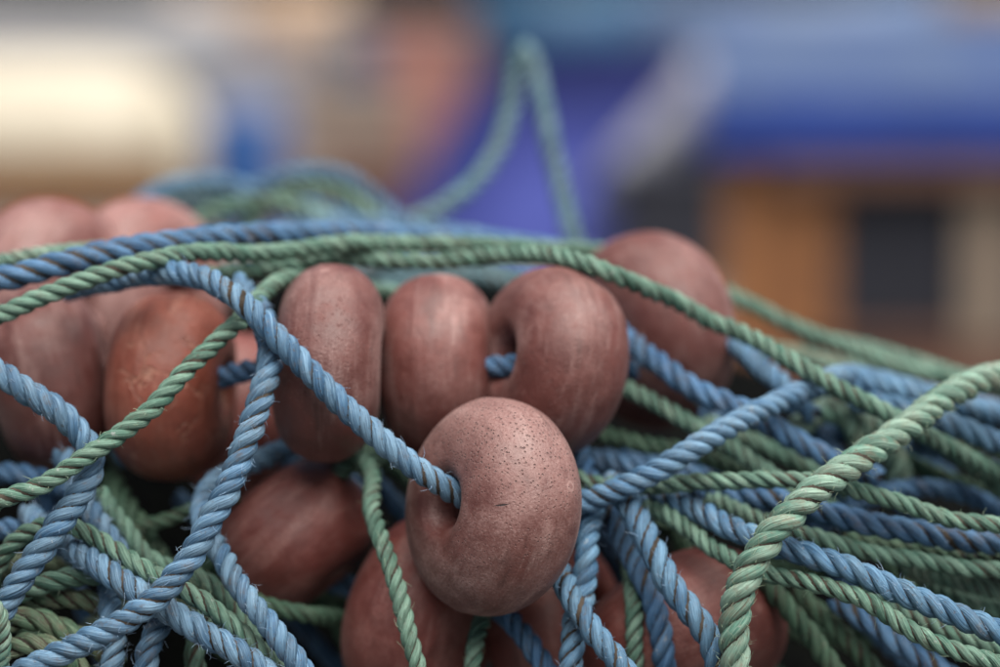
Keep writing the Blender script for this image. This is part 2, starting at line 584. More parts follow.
rope('pale_blue', 27, [(-30, 356, 1.6), (0, 373, 1.2), (30, 392, 1.1), (60, 413, 1.2), (82, 436, 1.3), (93, 458, 1.3), (88, 482, 1.0), (70, 508, 0.6),
     (45, 545, 0.2), (20, 580, 0.0), (-6, 622, 0.0), (-30, 660, 0.2)],
     'blue rope bending sharply at the left edge beneath the green rope', fuzz=70)
rope('green', 20, [(-30, 514, -0.8), (0, 500, -0.6), (40, 486, -0.3), (80, 461, -0.05), (110, 441, 0.2), (150, 411, 1.2), (190, 366, 2.2), (220, 337, 2.9),
     (243, 316, 3.6), (262, 294, 5.4), (288, 278, 9.4), (330, 284, 14), (380, 292, 16.4), (430, 297, 17.5), (470, 292, 18)],
     'thin green rope rising from the left edge over the sharply bent blue rope', fuzz=50)
rope('pale_blue', 25, [(292, 446, 11), (278, 453, 9.5), (252, 464, 8.2), (216, 481, 6.8), (201, 506, 5.4), (206, 532, 3.6), (220, 553, 1.9), (236, 583, 1.0),
     (258, 610, 0.5), (282, 640, 0.1), (306, 674, -0.1)],
     'blue rope looping behind the steep blue rope and running down to the bottom edge', fuzz=60)
rope('pale_blue', 27, [(28, 512, 8), (44, 528, 5.6), (62, 543, 3.4), (88, 560, 1.9), (118, 580, 1.2), (146, 599, 0.9), (180, 618, 0.7), (210, 637, 0.4), (240, 654, 0.3), (275, 680, 0.2)],
     'frayed pale blue rope passing under the steep blue rope at lower left', fuzz=160)
rope('green', 20, [(-30, 600, 3.2), (-4, 570, 2.8), (10, 546, 2.5), (32, 530, 2.3), (64, 524, 2.3), (90, 534, 2.2), (114, 550, 2.0), (135, 564, 1.8), (158, 579, 1.2),
     (186, 592, 1.0), (210, 606, 1.0), (234, 626, 1.0), (255, 645, 1.0), (280, 675, 1.0)],
     'light green rope arching over the frayed blue rope at lower left', fuzz=60)
rope('pale_blue', 24, [(60, 452, 9), (74, 480, 6.0), (88, 508, 4.6), (102, 528, 4.2), (118, 550, 4.2), (135, 578, 4.4), (150, 610, 5)],
     'short fuzzy blue rope behind the bend of the left blue rope', fuzz=60)
rope('green', 19, [(96, 488, 6.5), (112, 512, 5.4), (129, 532, 5.0), (146, 556, 4.8), (170, 566, 4.6), (200, 576, 4.4), (222, 592, 4.0), (240, 618, 3.8), (262, 655, 4)],
     'dim green rope slanting down behind the arching light green rope', fuzz=20)
rope('deep_green', 16, [(90, 540, 9.5), (132, 528, 8.6), (165, 521, 8.4), (196, 509, 8.4), (240, 498, 9)],
     'thin dark green rope lying level under the orange-red float')
rope('green', 22, [(-30, 618, 2.6), (4, 600, 2.4), (34, 587, 2.4), (72, 577, 2.6), (105, 574, 3.2), (140, 580, 5)],
     'upper one of two green ropes lying side by side at the left bottom', fuzz=20)
rope('muddy_green', 22, [(-30, 612, 3.4), (10, 604, 3.4), (50, 597, 3.5), (95, 602, 3.6), (135, 618, 4.6)],
     'lower one of two green ropes lying side by side at the left bottom', fuzz=20)
rope('muddy_green', 24, [(-30, 634, 2.4), (2, 623, 2.2), (30, 617, 2.2), (60, 629, 2.3), (92, 643, 2.6), (120, 668, 3.2)],
     'upper of two muddy green ropes curving in the left bottom corner', fuzz=40)
rope('muddy_green', 24, [(-30, 668, 1.8), (0, 652, 1.7), (25, 643, 1.7), (54, 648, 1.8), (74, 664, 2.0), (90, 690, 2.4)],
     'lower of two muddy green ropes curving in the left bottom corner', fuzz=40)
rope('mint', 15, [(-14, 596, -0.6), (0, 612, -0.7), (5, 638, -0.8), (3, 664, -0.8), (-2, 690, -0.8)],
     'thin mint green line hanging down the left edge at the bottom', fuzz=10)
rope('pale_blue', 25, [(108, 585, 4.6), (110, 610, 2.8), (117, 640, 1.8), (112, 665, 1.2), (104, 690, 1.0)],
     'left one of two short blue ropes hanging under the steep blue rope', fuzz=90)
rope('pale_blue', 25, [(168, 600, 3.2), (160, 622, 1.6), (149, 647, 1.2), (145, 668, 1.0), (142, 695, 1.0)],
     'right one of two short blue ropes hanging under the steep blue rope', fuzz=60)
rope('green', 22, [(205, 610, 5), (196, 632, 3.2), (194, 655, 2.8), (200, 685, 2.8)],
     'short green rope hanging at the bottom below the frayed pale blue rope', fuzz=20)
# --- bottom middle
rope('green', 19, [(330, 452, 12), (358, 456, 9.0), (372, 474, 6.6), (372, 510, 4.4), (381, 540, 3.2), (390, 567, 2.4), (399, 596, 1.9), (406, 624, 1.5), (413, 650, 1.2), (421, 684, 1.0)],
     'green rope hanging down to the bottom edge left of the sharp front float', fuzz=30)
rope('green', 18, [(300, 492, 13), (336, 474, 10.5), (368, 462, 10.0), (400, 454, 11)],
     'short dim green rope under the edge-on floats')
rope('deep_blue', 24, [(268, 560, 14), (308, 572, 13.4), (345, 586, 13.2), (390, 596, 14)],
     'dark blue rope in the gap between the two dark red floats')
rope('deep_green', 20, [(240, 598, 7), (264, 606, 6.2), (300, 614, 6.0), (336, 618, 6.8), (372, 626, 11), (410, 630, 16)],
     'dim green rope lying below the low dark red float')
rope('green', 19, [(500, 586, 11), (488, 602, 8.0), (481, 622, 5.2), (475, 648, 4.0), (470, 688, 3.4)],
     'short green rope hanging straight below the sharp front float', fuzz=20)
rope('deep_blue', 24, [(478, 592, 11), (493, 604, 7.6), (507, 616, 5.6), (523, 634, 4.6), (541, 660, 4.0), (556, 690, 3.6)],
     'dark blue rope slanting below the sharp front float beside the short green rope', fuzz=30)
rope('blue', 25, [(530, 540, 10), (545, 552, 5.6), (556, 567, 3.0), (566, 589, 1.8), (580, 611, 1.3), (596, 636, 1.0), (612, 653, 0.7), (632, 682, 0.5)],
     'blue rope emerging from under the sharp front float towards the bottom edge', fuzz=80)
rope('blue', 26, [(600, 492, 7.0), (592, 508, 5.4), (588, 532, 4.0), (586, 562, 3.2), (583, 596, 2.7), (574, 626, 2.3), (571, 656, 2.0), (570, 692, 2.0)],
     'blue rope hanging just right of the sharp front float', fuzz=50)
rope('blue', 28, [(608, 478, 7.5), (620, 492, 5.4), (632, 508, 4.2), (646, 536, 3.0), (658, 563, 2.4), (673, 587, 1.9), (689, 609, 1.5), (706, 630, 1.2), (715, 650, 1.0), (722, 690, 0.8)],
     'thick blue rope slanting down over the bottom right float to the bottom edge', fuzz=50)
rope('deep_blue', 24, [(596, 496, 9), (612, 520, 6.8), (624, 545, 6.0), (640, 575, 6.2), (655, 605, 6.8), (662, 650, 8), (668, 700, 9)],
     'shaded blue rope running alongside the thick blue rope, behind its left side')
rope('green', 19, [(618, 540, 10.5), (628, 566, 8.0), (634, 604, 6.8), (634, 640, 6.4), (637, 690, 6.0)],
     'green rope hanging in shadow between the two bottom right floats')
# --- right hand side
rope('mint', 31, [(738, 720, 0.4), (736, 676, 0.1), (734, 640, -0.1), (736, 604, -0.2), (747, 571, -0.2), (763, 546, -0.1), (781, 524, 0.1), (802, 503, 0.5),
     (826, 483, 1.0), (845, 469, 1.5), (880, 446, 2.6), (910, 425, 3.8), (940, 402, 5.0), (964, 387, 6.0), (990, 377, 7.2), (1030, 372, 9.0)],
     'thick mint green rope curving from the bottom edge up to the right edge', fuzz=260, pitch=1.85)
rope('green', 19, [(560, 470, 8.0), (580, 480, 7.0), (612, 485, 6.0), (658, 485, 5.2), (700, 482, 4.6), (745, 480, 4.0), (799, 480, 3.0), (832, 483, 3.2), (862, 491, 3.4), (895, 500, 3.4),
     (925, 512, 3.2), (955, 521, 3.0), (985, 524, 3.0), (1030, 526, 3.2)],
     'yellowish green rope running almost level to the right edge behind the thick mint rope', fuzz=40)
rope('blue', 26, [(600, 484, 9.5), (625, 490, 7.8), (658, 497, 6.4), (688, 506, 5.2), (715, 520, 3.8), (745, 534, 2.6), (772, 545, 1.9), (800, 553, 1.6), (850, 569, 1.0), (880, 582, 0.8),
     (910, 596, 0.5), (940, 608, 0.3), (970, 620, 0.2), (1030, 646, 0.0)],
     'blue rope in focus sloping to the right edge below the thick mint rope', fuzz=90, pitch=2.3)
rope('deep_blue', 26, [(690, 488, 8.0), (727, 495, 6.8), (790, 503, 5.4), (817, 511, 5.0), (850, 520, 4.8), (880, 526, 4.6), (910, 530, 4.6), (940, 536, 4.6), (970, 541, 4.7), (1030, 545, 5.0)],
     'deep blue rope lying just under the yellowish green rope at the right', fuzz=30)
rope('green', 19, [(690, 488, 9), (709, 498, 7.2), (754, 518, 5.6), (802, 534, 4.6), (835, 543, 4.4), (880, 554, 4.4), (925, 560, 4.4), (955, 566, 4.4), (1030, 572, 4.6)],
     'dim green rope between the deep blue and in-focus blue ropes at right', fuzz=20)
rope('deep_green', 19, [(840, 536, 7.0), (880, 545, 6.4), (925, 550, 6.2), (960, 556, 6.0), (1030, 560, 6.0)],
     'dark green rope tucked against the underside of the deep blue rope at right')
rope('green', 19, [(636, 500, 7.6), (652, 508, 6.4), (670, 516, 5.4), (694, 534, 4.4), (715, 550, 3.6), (742, 564, 2.6), (766, 574, 1.9), (795, 578, 1.5), (820, 584, 1.3), (850, 593, 1.0), (871, 602, 0.7),
     (892, 617, 0.3), (912, 630, 0.1), (934, 641, -0.1), (964, 653, -0.3), (994, 662, -0.4), (1034, 682, -0.4)],
     'pale green rope curving under the in-focus blue rope to the right bottom corner', fuzz=60)
rope('deep_green', 22, [(756, 566, 8), (775, 594, 6.4), (798, 620, 5.8), (820, 648, 5.6), (846, 690, 5.4)],
     'left one of two dark green ropes slanting in shadow beside the thick mint rope')
rope('deep_green', 22, [(790, 585, 8.5), (820, 612, 7.4), (842, 635, 7.0), (866, 660, 6.8), (890, 690, 6.8)],
     'right one of two dark green ropes slanting in shadow beside the thick mint rope')
rope('deep_blue', 27, [(830, 598, 7.5), (868, 622, 5.8), (900, 645, 5.2), (936, 668, 4.8), (970, 695, 4.6)],
     'dark blue rope slanting to the bottom edge below the pale green rope at right')
rope('green', 20, [(860, 580, 7), (895, 604, 5.0), (930, 622, 4.2), (965, 636, 4.0), (1030, 660, 4.0)],
     'green rope showing just under the in-focus blue rope at right')
rope('mint', 21, [(900, 566, 8), (949, 578, 6.4), (985, 588, 6.0), (1030, 596, 6.0)],
     'blurred mint rope at the right edge just above the in-focus blue rope')
rope('green', 20, [(900, 560, 9), (940, 592, 7.4), (975, 604, 7.0), (1030, 618, 7)],
     'green rope half hidden behind the in-focus blue rope at the right edge')
# --- upper ropes
rope('green', 20, [(-30, 325, 3.2), (0, 315, 3.4), (50, 293, 3.7), (100, 274, 4.0), (150, 260, 4.6), (200, 252, 6.0), (250, 254, 8.0), (290, 251, 9.4), (332, 245, 11.0), (380, 244, 12.2), (430, 244, 13.0),
     (480, 245, 14.0), (530, 248, 15.6), (565, 250, 17.6), (600, 252, 20.5), (650, 262, 24), (695, 278, 24.5), (732, 295, 23.5), (780, 319, 22.5), (840, 346, 21.5), (900, 368, 21), (955, 378, 20), (1030, 392, 20)],
     'long green rope arching from the left edge over the upper row of floats', fuzz=30)
rope('green', 20, [(190, 276, 13), (240, 272, 12.2), (290, 264, 11.8), (335, 259, 12.0), (365, 259, 12.0), (400, 262, 12.2), (440, 261, 12.2), (490, 256, 11.6), (530, 255, 10.0), (566, 258, 7.6), (592, 266, 6.2), (620, 277, 6.8),
     (650, 290, 8.5), (680, 303, 10.0), (705, 318, 11.0), (750, 337, 9.6), (795, 363, 7.8), (840, 388, 6.6), (900, 421, 6.0), (930, 438, 6.6), (970, 458, 8.5), (1030, 490, 10)],
     'green rope crossing in front of the back right float', fuzz=30)
rope('deep_blue', 28, [(-30, 283, 5.0), (0, 280, 5.2), (30, 273, 5.3), (75, 260, 5.7), (135, 248, 6.9), (195, 239, 8.8), (255, 235, 11.2), (300, 234, 13.4), (340, 233, 15.4), (380, 235, 17), (440, 238, 18.6), (500, 243, 20), (540, 248, 21.5), (590, 262, 24)],
     'thick blue rope crossing the upper left in front of the pale pink floats', fuzz=20, pitch=2.8)
rope('mint', 18, [(-30, 268, 9.5), (0, 262, 9.2), (40, 255, 9.4), (90, 250, 10), (150, 246, 11.5), (200, 240, 14)],
     'blurred pale rope lying along the thick blue rope at the left edge')
rope('deep_blue', 25, [(540, 352, 16.5), (575, 328, 17.6), (596, 318, 16.0), (618, 331, 12.6), (640, 349, 10.8), (660, 364, 10.0), (700, 393, 8.8), (742, 410, 8.0), (775, 427, 7.8), (805, 446, 7.8), (835, 462, 8), (880, 480, 9)],
     'dark blue rope coming out of the back right float towards the right', thread=('f5',))
rope('deep_blue', 24, [(120, 386, 9.5), (172, 386, 10.5), (215, 378, 9.0), (250, 370, 7.5), (290, 365, 6.6), (329, 363, 6.8), (380, 364, 8.8), (438, 366, 10.5), (490, 366, 7.5), (515, 366, 6.4), (556, 362, 8.5), (600, 362, 11.5), (640, 372, 14)],
     'blue line on which the upper row of floats is threaded', thread=('f2', 'f3', 'f4', 'f6'))
rope('green', 20, [(590, 366, 14), (627, 388, 11.0), (660, 405, 10.0), (692, 424, 9.2), (735, 450, 8.4), (765, 470, 8.0), (800, 494, 8), (840, 520, 9)],
     'green rope sloping down to the right from the end of the upper row')
rope('deep_green', 20, [(570, 420, 15), (609, 436, 12), (645, 445, 11), (675, 449, 10.4), (720, 462, 10.0), (770, 486, 9.6), (820, 506, 9.6)],
     'dark green rope right of the sharp front float beneath the sloping green rope')
rope('deep_blue', 24, [(560, 452, 14), (600, 461, 11), (632, 466, 10), (670, 470, 9.4), (715, 478, 9.0)],
     'dim blue rope in the shadow right of the sharp front float')
rope('deep_blue', 24, [(576, 440, 12), (582, 462, 9.4), (590, 486, 8.4), (596, 515, 8.4)],
     'short dim blue rope standing upright beside the sharp front float')
rope('blue', 24, [(700, 322, 22), (724, 334, 17.5), (745, 351, 14.5), (764, 369, 12.6), (783, 385, 11.4), (800, 400, 10.4), (818, 420, 10)],
     'short blue rope slanting down behind the meeting of green and blue ropes at right')
rope('blue', 25, [(800, 392, 13), (850, 380, 12.0), (880, 386, 11.5), (912, 393, 11), (940, 400, 11), (990, 415, 12), (1030, 425, 12.5)],
     'blurred blue rope just under the crest of the heap at right')
rope('blue', 26, [(850, 398, 11.5), (900, 408, 9.8), (940, 421, 8.8), (970, 432, 8.4), (1000, 444, 8.4), (1030, 455, 8.6)],
     'blurred blue rope reaching the right edge below the thick mint rope')
rope('mint', 21, [(745, 352, 27), (795, 354, 26), (830, 364, 25.5), (880, 372, 25), (930, 374, 25), (1030, 392, 26)],
     'pale blurred rope along the far crest of the heap at right')
rope('mint', 20, [(800, 338, 28), (850, 344, 26), (892, 355, 25), (935, 368, 23.5), (975, 382, 22), (1030, 398, 21)],
     'blurred pale green rope meeting the upper end of the thick mint rope')
rope('mint', 30, [(790, 440, 13), (806, 420, 12), (828, 408, 11.6), (850, 416, 11.8), (862, 440, 12.2), (866, 470, 13)],
     'thick pale rope bent into a small hoop behind the diagonal blue rope at right')
rope('mint', 30, [(836, 410, 14.5), (870, 424, 13.2), (892, 450, 12.6), (900, 478, 12.6), (896, 510, 13)],
     'thick pale rope curling down beside the small pale hoop at right')
rope('green', 20, [(900, 424, 13), (946, 445, 11), (972, 466, 10.4), (1000, 486, 10), (1030, 506, 10)],
     'blurred green rope sloping to the right edge below two blue ropes')
rope('pale_blue', 22, [(910, 440, 13), (950, 452, 12), (985, 466, 11.8), (1030, 486, 12)],
     'blurred pale blue rope at the right edge among the green ropes')
rope('green', 20, [(700, 420, 13), (744, 438, 12), (780, 454, 11.4), (812, 470, 11), (850, 496, 11)],
     'blurred green rope slanting behind the diagonal blue rope towards the mint rope')
rope('mint', 20, [(700, 400, 15), (730, 410, 14.2), (765, 440, 13.4), (800, 462, 13), (835, 490, 13)],
     'dull pale rope slanting between the green and blue ropes right of centre')
# --- blurred bundle behind the crest
rope('blue', 25, [(110, 230, 36), (150, 194, 37), (190, 181, 38), (230, 184, 38), (275, 196, 38), (320, 208, 37), (370, 226, 36)],
     'blurred blue rope arching low behind the right pale pink float')
rope('blue', 26, [(215, 226, 36), (250, 192, 37), (285, 176, 38), (322, 170, 38), (352, 178, 37), (376, 198, 36), (396, 220, 34), (430, 236, 33)],
     'blurred blue rope forming the highest hump behind the upper ropes')
rope('green', 23, [(240, 232, 33), (270, 200, 34), (305, 188, 34.5), (340, 192, 34), (366, 210, 33), (392, 234, 32)],
     'blurred green rope nested inside the highest hump')
rope('green', 23, [(170, 236, 32), (205, 214, 32), (245, 203, 32), (290, 205, 31.5), (330, 218, 31), (370, 236, 31)],
     'blurred bright green rope humped just above the thick blue rope')
rope('teal', 22, [(130, 222, 39), (175, 200, 40), (225, 196, 40), (280, 186, 40), (330, 186, 40), (375, 212, 39), (420, 232, 38)],
     'blurred pale green rope lying across the back of the heap')
rope('blue', 22, [(180, 208, 42), (240, 190, 42), (300, 182, 42), (350, 200, 41), (390, 226, 40)],
     'blurred blue rope farthest back in the bundle behind the crest')
rope('pale_blue', 22, [(230, 246, 30), (300, 224, 29), (370, 222, 28), (430, 230, 27), (500, 240, 26), (570, 258, 27)],
     'blurred pale rope lying just behind the two long ropes at the crest')
rope('teal', 24, [(350, 300, 24), (400, 284, 24), (450, 276, 24), (500, 282, 25), (560, 300, 26)],
     'blurred pale rope seen between the tops of the edge-on floats')
rope('teal', 22, [(330, 280, 29), (400, 270, 29), (470, 266, 29), (540, 280, 30)],
     'second blurred pale rope seen between the tops of the edge-on floats')
rope('teal', 26, [(330, 240, 34), (370, 232, 36), (405, 224, 38), (440, 209, 40), (478, 180, 42), (502, 142, 44), (512, 98, 45), (517, 60, 45), (523, 40, 45), (531, 55, 45), (540, 92, 44), (548, 130, 43), (558, 178, 42),
     (570, 228, 41), (582, 262, 39)],
     'blurred teal rope rising in a tall pointed loop above the heap')
# --- shaded left
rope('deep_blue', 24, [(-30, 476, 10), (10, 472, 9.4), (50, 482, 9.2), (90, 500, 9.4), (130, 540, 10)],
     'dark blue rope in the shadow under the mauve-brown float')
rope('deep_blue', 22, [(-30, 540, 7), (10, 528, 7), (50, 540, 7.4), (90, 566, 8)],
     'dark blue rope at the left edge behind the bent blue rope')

NAMED = len(ROPES)
# --- ropes deeper in the tangle, seen only through the gaps
FILL = []
frng = random.Random(5)


def fill(n, x0, x1, y0, y1, ang, spread, dd0, dd1, zone):
    for _ in range(n):
        x, y = frng.uniform(x0, x1), frng.uniform(y0, y1)
        a = math.radians(ang + frng.uniform(-spread, spread))
        L = frng.uniform(220, 380)
        dd = frng.uniform(dd0, dd1)
        bend = frng.uniform(-0.5, 0.5)
        pts = []
        for t in (-0.5, -0.25, 0, 0.25, 0.5):
            aa = a + bend * t * 2
            pts.append((x + L * t * math.cos(aa), y + L * t * math.sin(aa) + 40 * t * t, dd + 6 * t * t))
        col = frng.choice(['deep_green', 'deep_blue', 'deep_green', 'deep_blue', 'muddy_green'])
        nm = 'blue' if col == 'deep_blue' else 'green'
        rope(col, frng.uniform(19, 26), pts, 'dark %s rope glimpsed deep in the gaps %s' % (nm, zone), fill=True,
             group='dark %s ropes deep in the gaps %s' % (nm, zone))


fill(15, 640, 1010, 430, 660, 22, 22, 9.5, 14, 'at the right of the heap')
fill(7, 0, 260, 520, 667, 10, 60, 9.0, 13, 'at the lower left of the heap')
fill(9, 250, 640, 470, 667, 60, 70, 13, 16, 'among the lower floats')
fill(5, 60, 640, 330, 470, 5, 30, 15, 18, 'behind the upper row of floats')


# --- centre lines
def catmull(pts, step_px=4.0):
    p = np.array(pts, float)
    p = np.vstack([2 * p[0] - p[1], p, 2 * p[-1] - p[-2]])
    out = []
    for i in range(1, len(p) - 2):
        a, b, c, d = p[i - 1], p[i], p[i + 1], p[i + 2]
        # centripetal
        def tj(ti, u, v):
            return ti + max(np.linalg.norm((u - v)[:2]), 1e-3) ** 0.5
        t0 = 0.0; t1 = tj(t0, a, b); t2 = tj(t1, b, c); t3 = tj(t2, c, d)
        n = max(2, int(np.linalg.norm((c - b)[:2]) / step_px))
        for k in range(n):
            t = t1 + (t2 - t1) * k / n
            A1 = (t1 - t) / (t1 - t0) * a + (t - t0) / (t1 - t0) * b
            A2 = (t2 - t) / (t2 - t1) * b + (t - t1) / (t2 - t1) * c
            A3 = (t3 - t) / (t3 - t2) * c + (t - t2) / (t3 - t2) * d
            B1 = (t2 - t) / (t2 - t0) * A1 + (t - t0) / (t2 - t0) * A2
            B2 = (t3 - t) / (t3 - t1) * A2 + (t - t1) / (t3 - t1) * A3
            out.append((t2 - t) / (t2 - t1) * B1 + (t - t1) / (t2 - t1) * B2)
    out.append(p[-2])
    return np.array(out)


def extend_off_frame(pts):
    """ropes that leave the picture go on, sagging and sinking into the heap"""
    pts = list(pts)
    for end in (0, 1):
        q = pts if end else pts[::-1]
        (x0, y0, d0), (x1, y1, d1) = q[-2], q[-1]
        if x1 < -8 or x1 > 1008 or y1 > 672:
            vx, vy = x1 - x0, y1 - y0
            l = math.hypot(vx, vy)
            vx, vy = vx / l, vy / l
            e = [(x1 + vx * 60, y1 + vy * 60 + 6, d1 + 1.0), (x1 + vx * 115, y1 + vy * 115 + 26, d1 + 4.0), (x1 + vx * 150, y1 + vy * 150 + 60, d1 + 9.0)]
            q = list(q) + e
            pts = q if end else q[::-1]
    return pts


def smooth1(a, n):
    k = np.exp(-0.5 * (np.arange(-2 * n, 2 * n + 1) / n) ** 2)
    k /= k.sum()
    if a.ndim == 1:
        return np.convolve(np.pad(a, 2 * n, mode='edge'), k, mode='valid')
    return np.stack([smooth1(a[:, i], n) for i in range(a.shape[1])], 1)


for r in ROPES:
    c = catmull(extend_off_frame(r['pts']))
    r['px'], r['py'] = c[:, 0], c[:, 1]
    r['d'] = 1.0 + c[:, 2] / 100.0
    r['rad'] = r['dia'] * 0.5 * MPP * 1.05
    n = len(c)
    # slight wander of a hand-laid rope
    w = smooth1(rng.normal(0, 1, n), 7) * 2.2
    w2 = smooth1(rng.normal(0, 1, n), 7) * 2.2
    if n > 6:
        r['px'] = r['px'] + w
        r['py'] = r['py'] + w2
    r['ray'] = np.array([P(x, y, 1.0) - C0 for x, y in zip(r['px'], r['py'])])

# keep ropes clear of floats and of each other by sliding them along their lines of sight
IDX = np.concatenate([np.full(len(r['d']), i) for i, r in enumerate(ROPES)])
OFF = np.cumsum([0] + [len(r['d']) for r in ROPES])
RAY = np.concatenate([r['ray'] for r in ROPES])
RAD = np.concatenate([np.full(len(r['d']), r['rad']) for r in ROPES])
D = np.concatenate([r['d'] for r in ROPES])
ITERS = 34
for it in range(ITERS):
    # floats
    if it % 3 == 0 or it > ITERS - 4:
        for key, f in FL.items():
            pts = C0 + RAY * D[:, None]
            near = np.where(((pts - f['c']) ** 2).sum(1) < (f['R'] + 0.02) ** 2)[0]
            if len(near) == 0:
                continue
            ok = np.array([key not in ROPES[IDX[i]]['kw'].get('thread', ()) for i in near])
            near = near[ok]
            if len(near) == 0:
                continue
            dc = (f['c'] - C0) @ FW
            grid = np.linspace(dc - 0.07, dc + 0.07, 113)
            pp = C0 + RAY[near][:, None, :] * grid[None, :, None]
            for m, i in enumerate(near):
                ins = float_inside(f, pp[m], RAD[i] * 0.97)
                if not ins.any():
                    continue
                w = np.where(ins)[0]
                g0, g1 = grid[w[0]], grid[w[-1]]
                if g0 < D[i] < g1:
                    rr = ROPES[IDX[i]]
                    if rr['kw'].get('fill') or (D[i] - g0) > (g1 - D[i]):
                        D[i] += (g1 - D[i]) * 0.7
                    else:
                        D[i] += (g0 - D[i]) * 0.7
    pts = C0 + RAY * D[:, None]
    kd = kdtree.KDTree(len(pts))
    for i, p in enumerate(pts):
        kd.insert(p, i)
    kd.balance()
    push = np.zeros(len(D))
    cnt = np.zeros(len(D))
    for i, p in enumerate(pts):
        for (q, j, dist) in kd.find_range(p, RAD[i] + 0.0076):
            if IDX[j] <= IDX[i]:
                continue
            need = (RAD[i] + RAD[j]) * 0.97
            if dist >= need:
                continue
            dv = pts[j] - p
            lat2 = max(dist * dist - (dv @ FW) ** 2, 0)
            want = math.sqrt(max(need * need - lat2, 0))
            cur = D[j] - D[i]
            s = 1.0 if cur >= 0 else -1.0
            gap = want - abs(cur)
            if gap <= 0:
                continue
            push[i] -= s * gap * 0.5
            push[j] += s * gap * 0.5
            cnt[i] += 1
            cnt[j] += 1
    nz = cnt > 0
    push[nz] /= cnt[nz]
    D += push * 0.8
    if it < ITERS - 2:
        for k in range(len(ROPES)):
            a, b = OFF[k], OFF[k + 1]
            if b - a > 10:
                D[a:b] = D[a:b] * 0.55 + smooth1(D[a:b], 2) * 0.45
for k, r in enumerate(ROPES):
    dd = smooth1(D[OFF[k]:OFF[k + 1]], 2)
    r['path'] = C0 + r['ray'] * dd[:, None]


def resample(path, step):
    seg = np.linalg.norm(np.diff(path, axis=0), axis=1)
    s = np.concatenate([[0], np.cumsum(seg)])
    n = max(8, int(s[-1] / step))
    t = np.linspace(0, s[-1], n)
    return np.stack([np.interp(t, s, path[:, i]) for i in range(3)], 1), t


def frames(c):
    T = np.gradient(c, axis=0)
    T /= np.linalg.norm(T, axis=1)[:, None]
    N = np.zeros_like(c)
    n0 = np.cross(T[0], [0.1, 0.2, 0.97])
    n0 /= np.linalg.norm(n0)
    for i in range(len(c)):
        n0 = n0 - T[i] * (n0 @ T[i])
        n0 /= np.linalg.norm(n0)
        N[i] = n0
    return T, N, np.cross(T, N)


def lownoise(n, size):
    return smooth1(rng.normal(0, 1, n), max(1, int(size))) * math.sqrt(max(1, size)) * 1.9


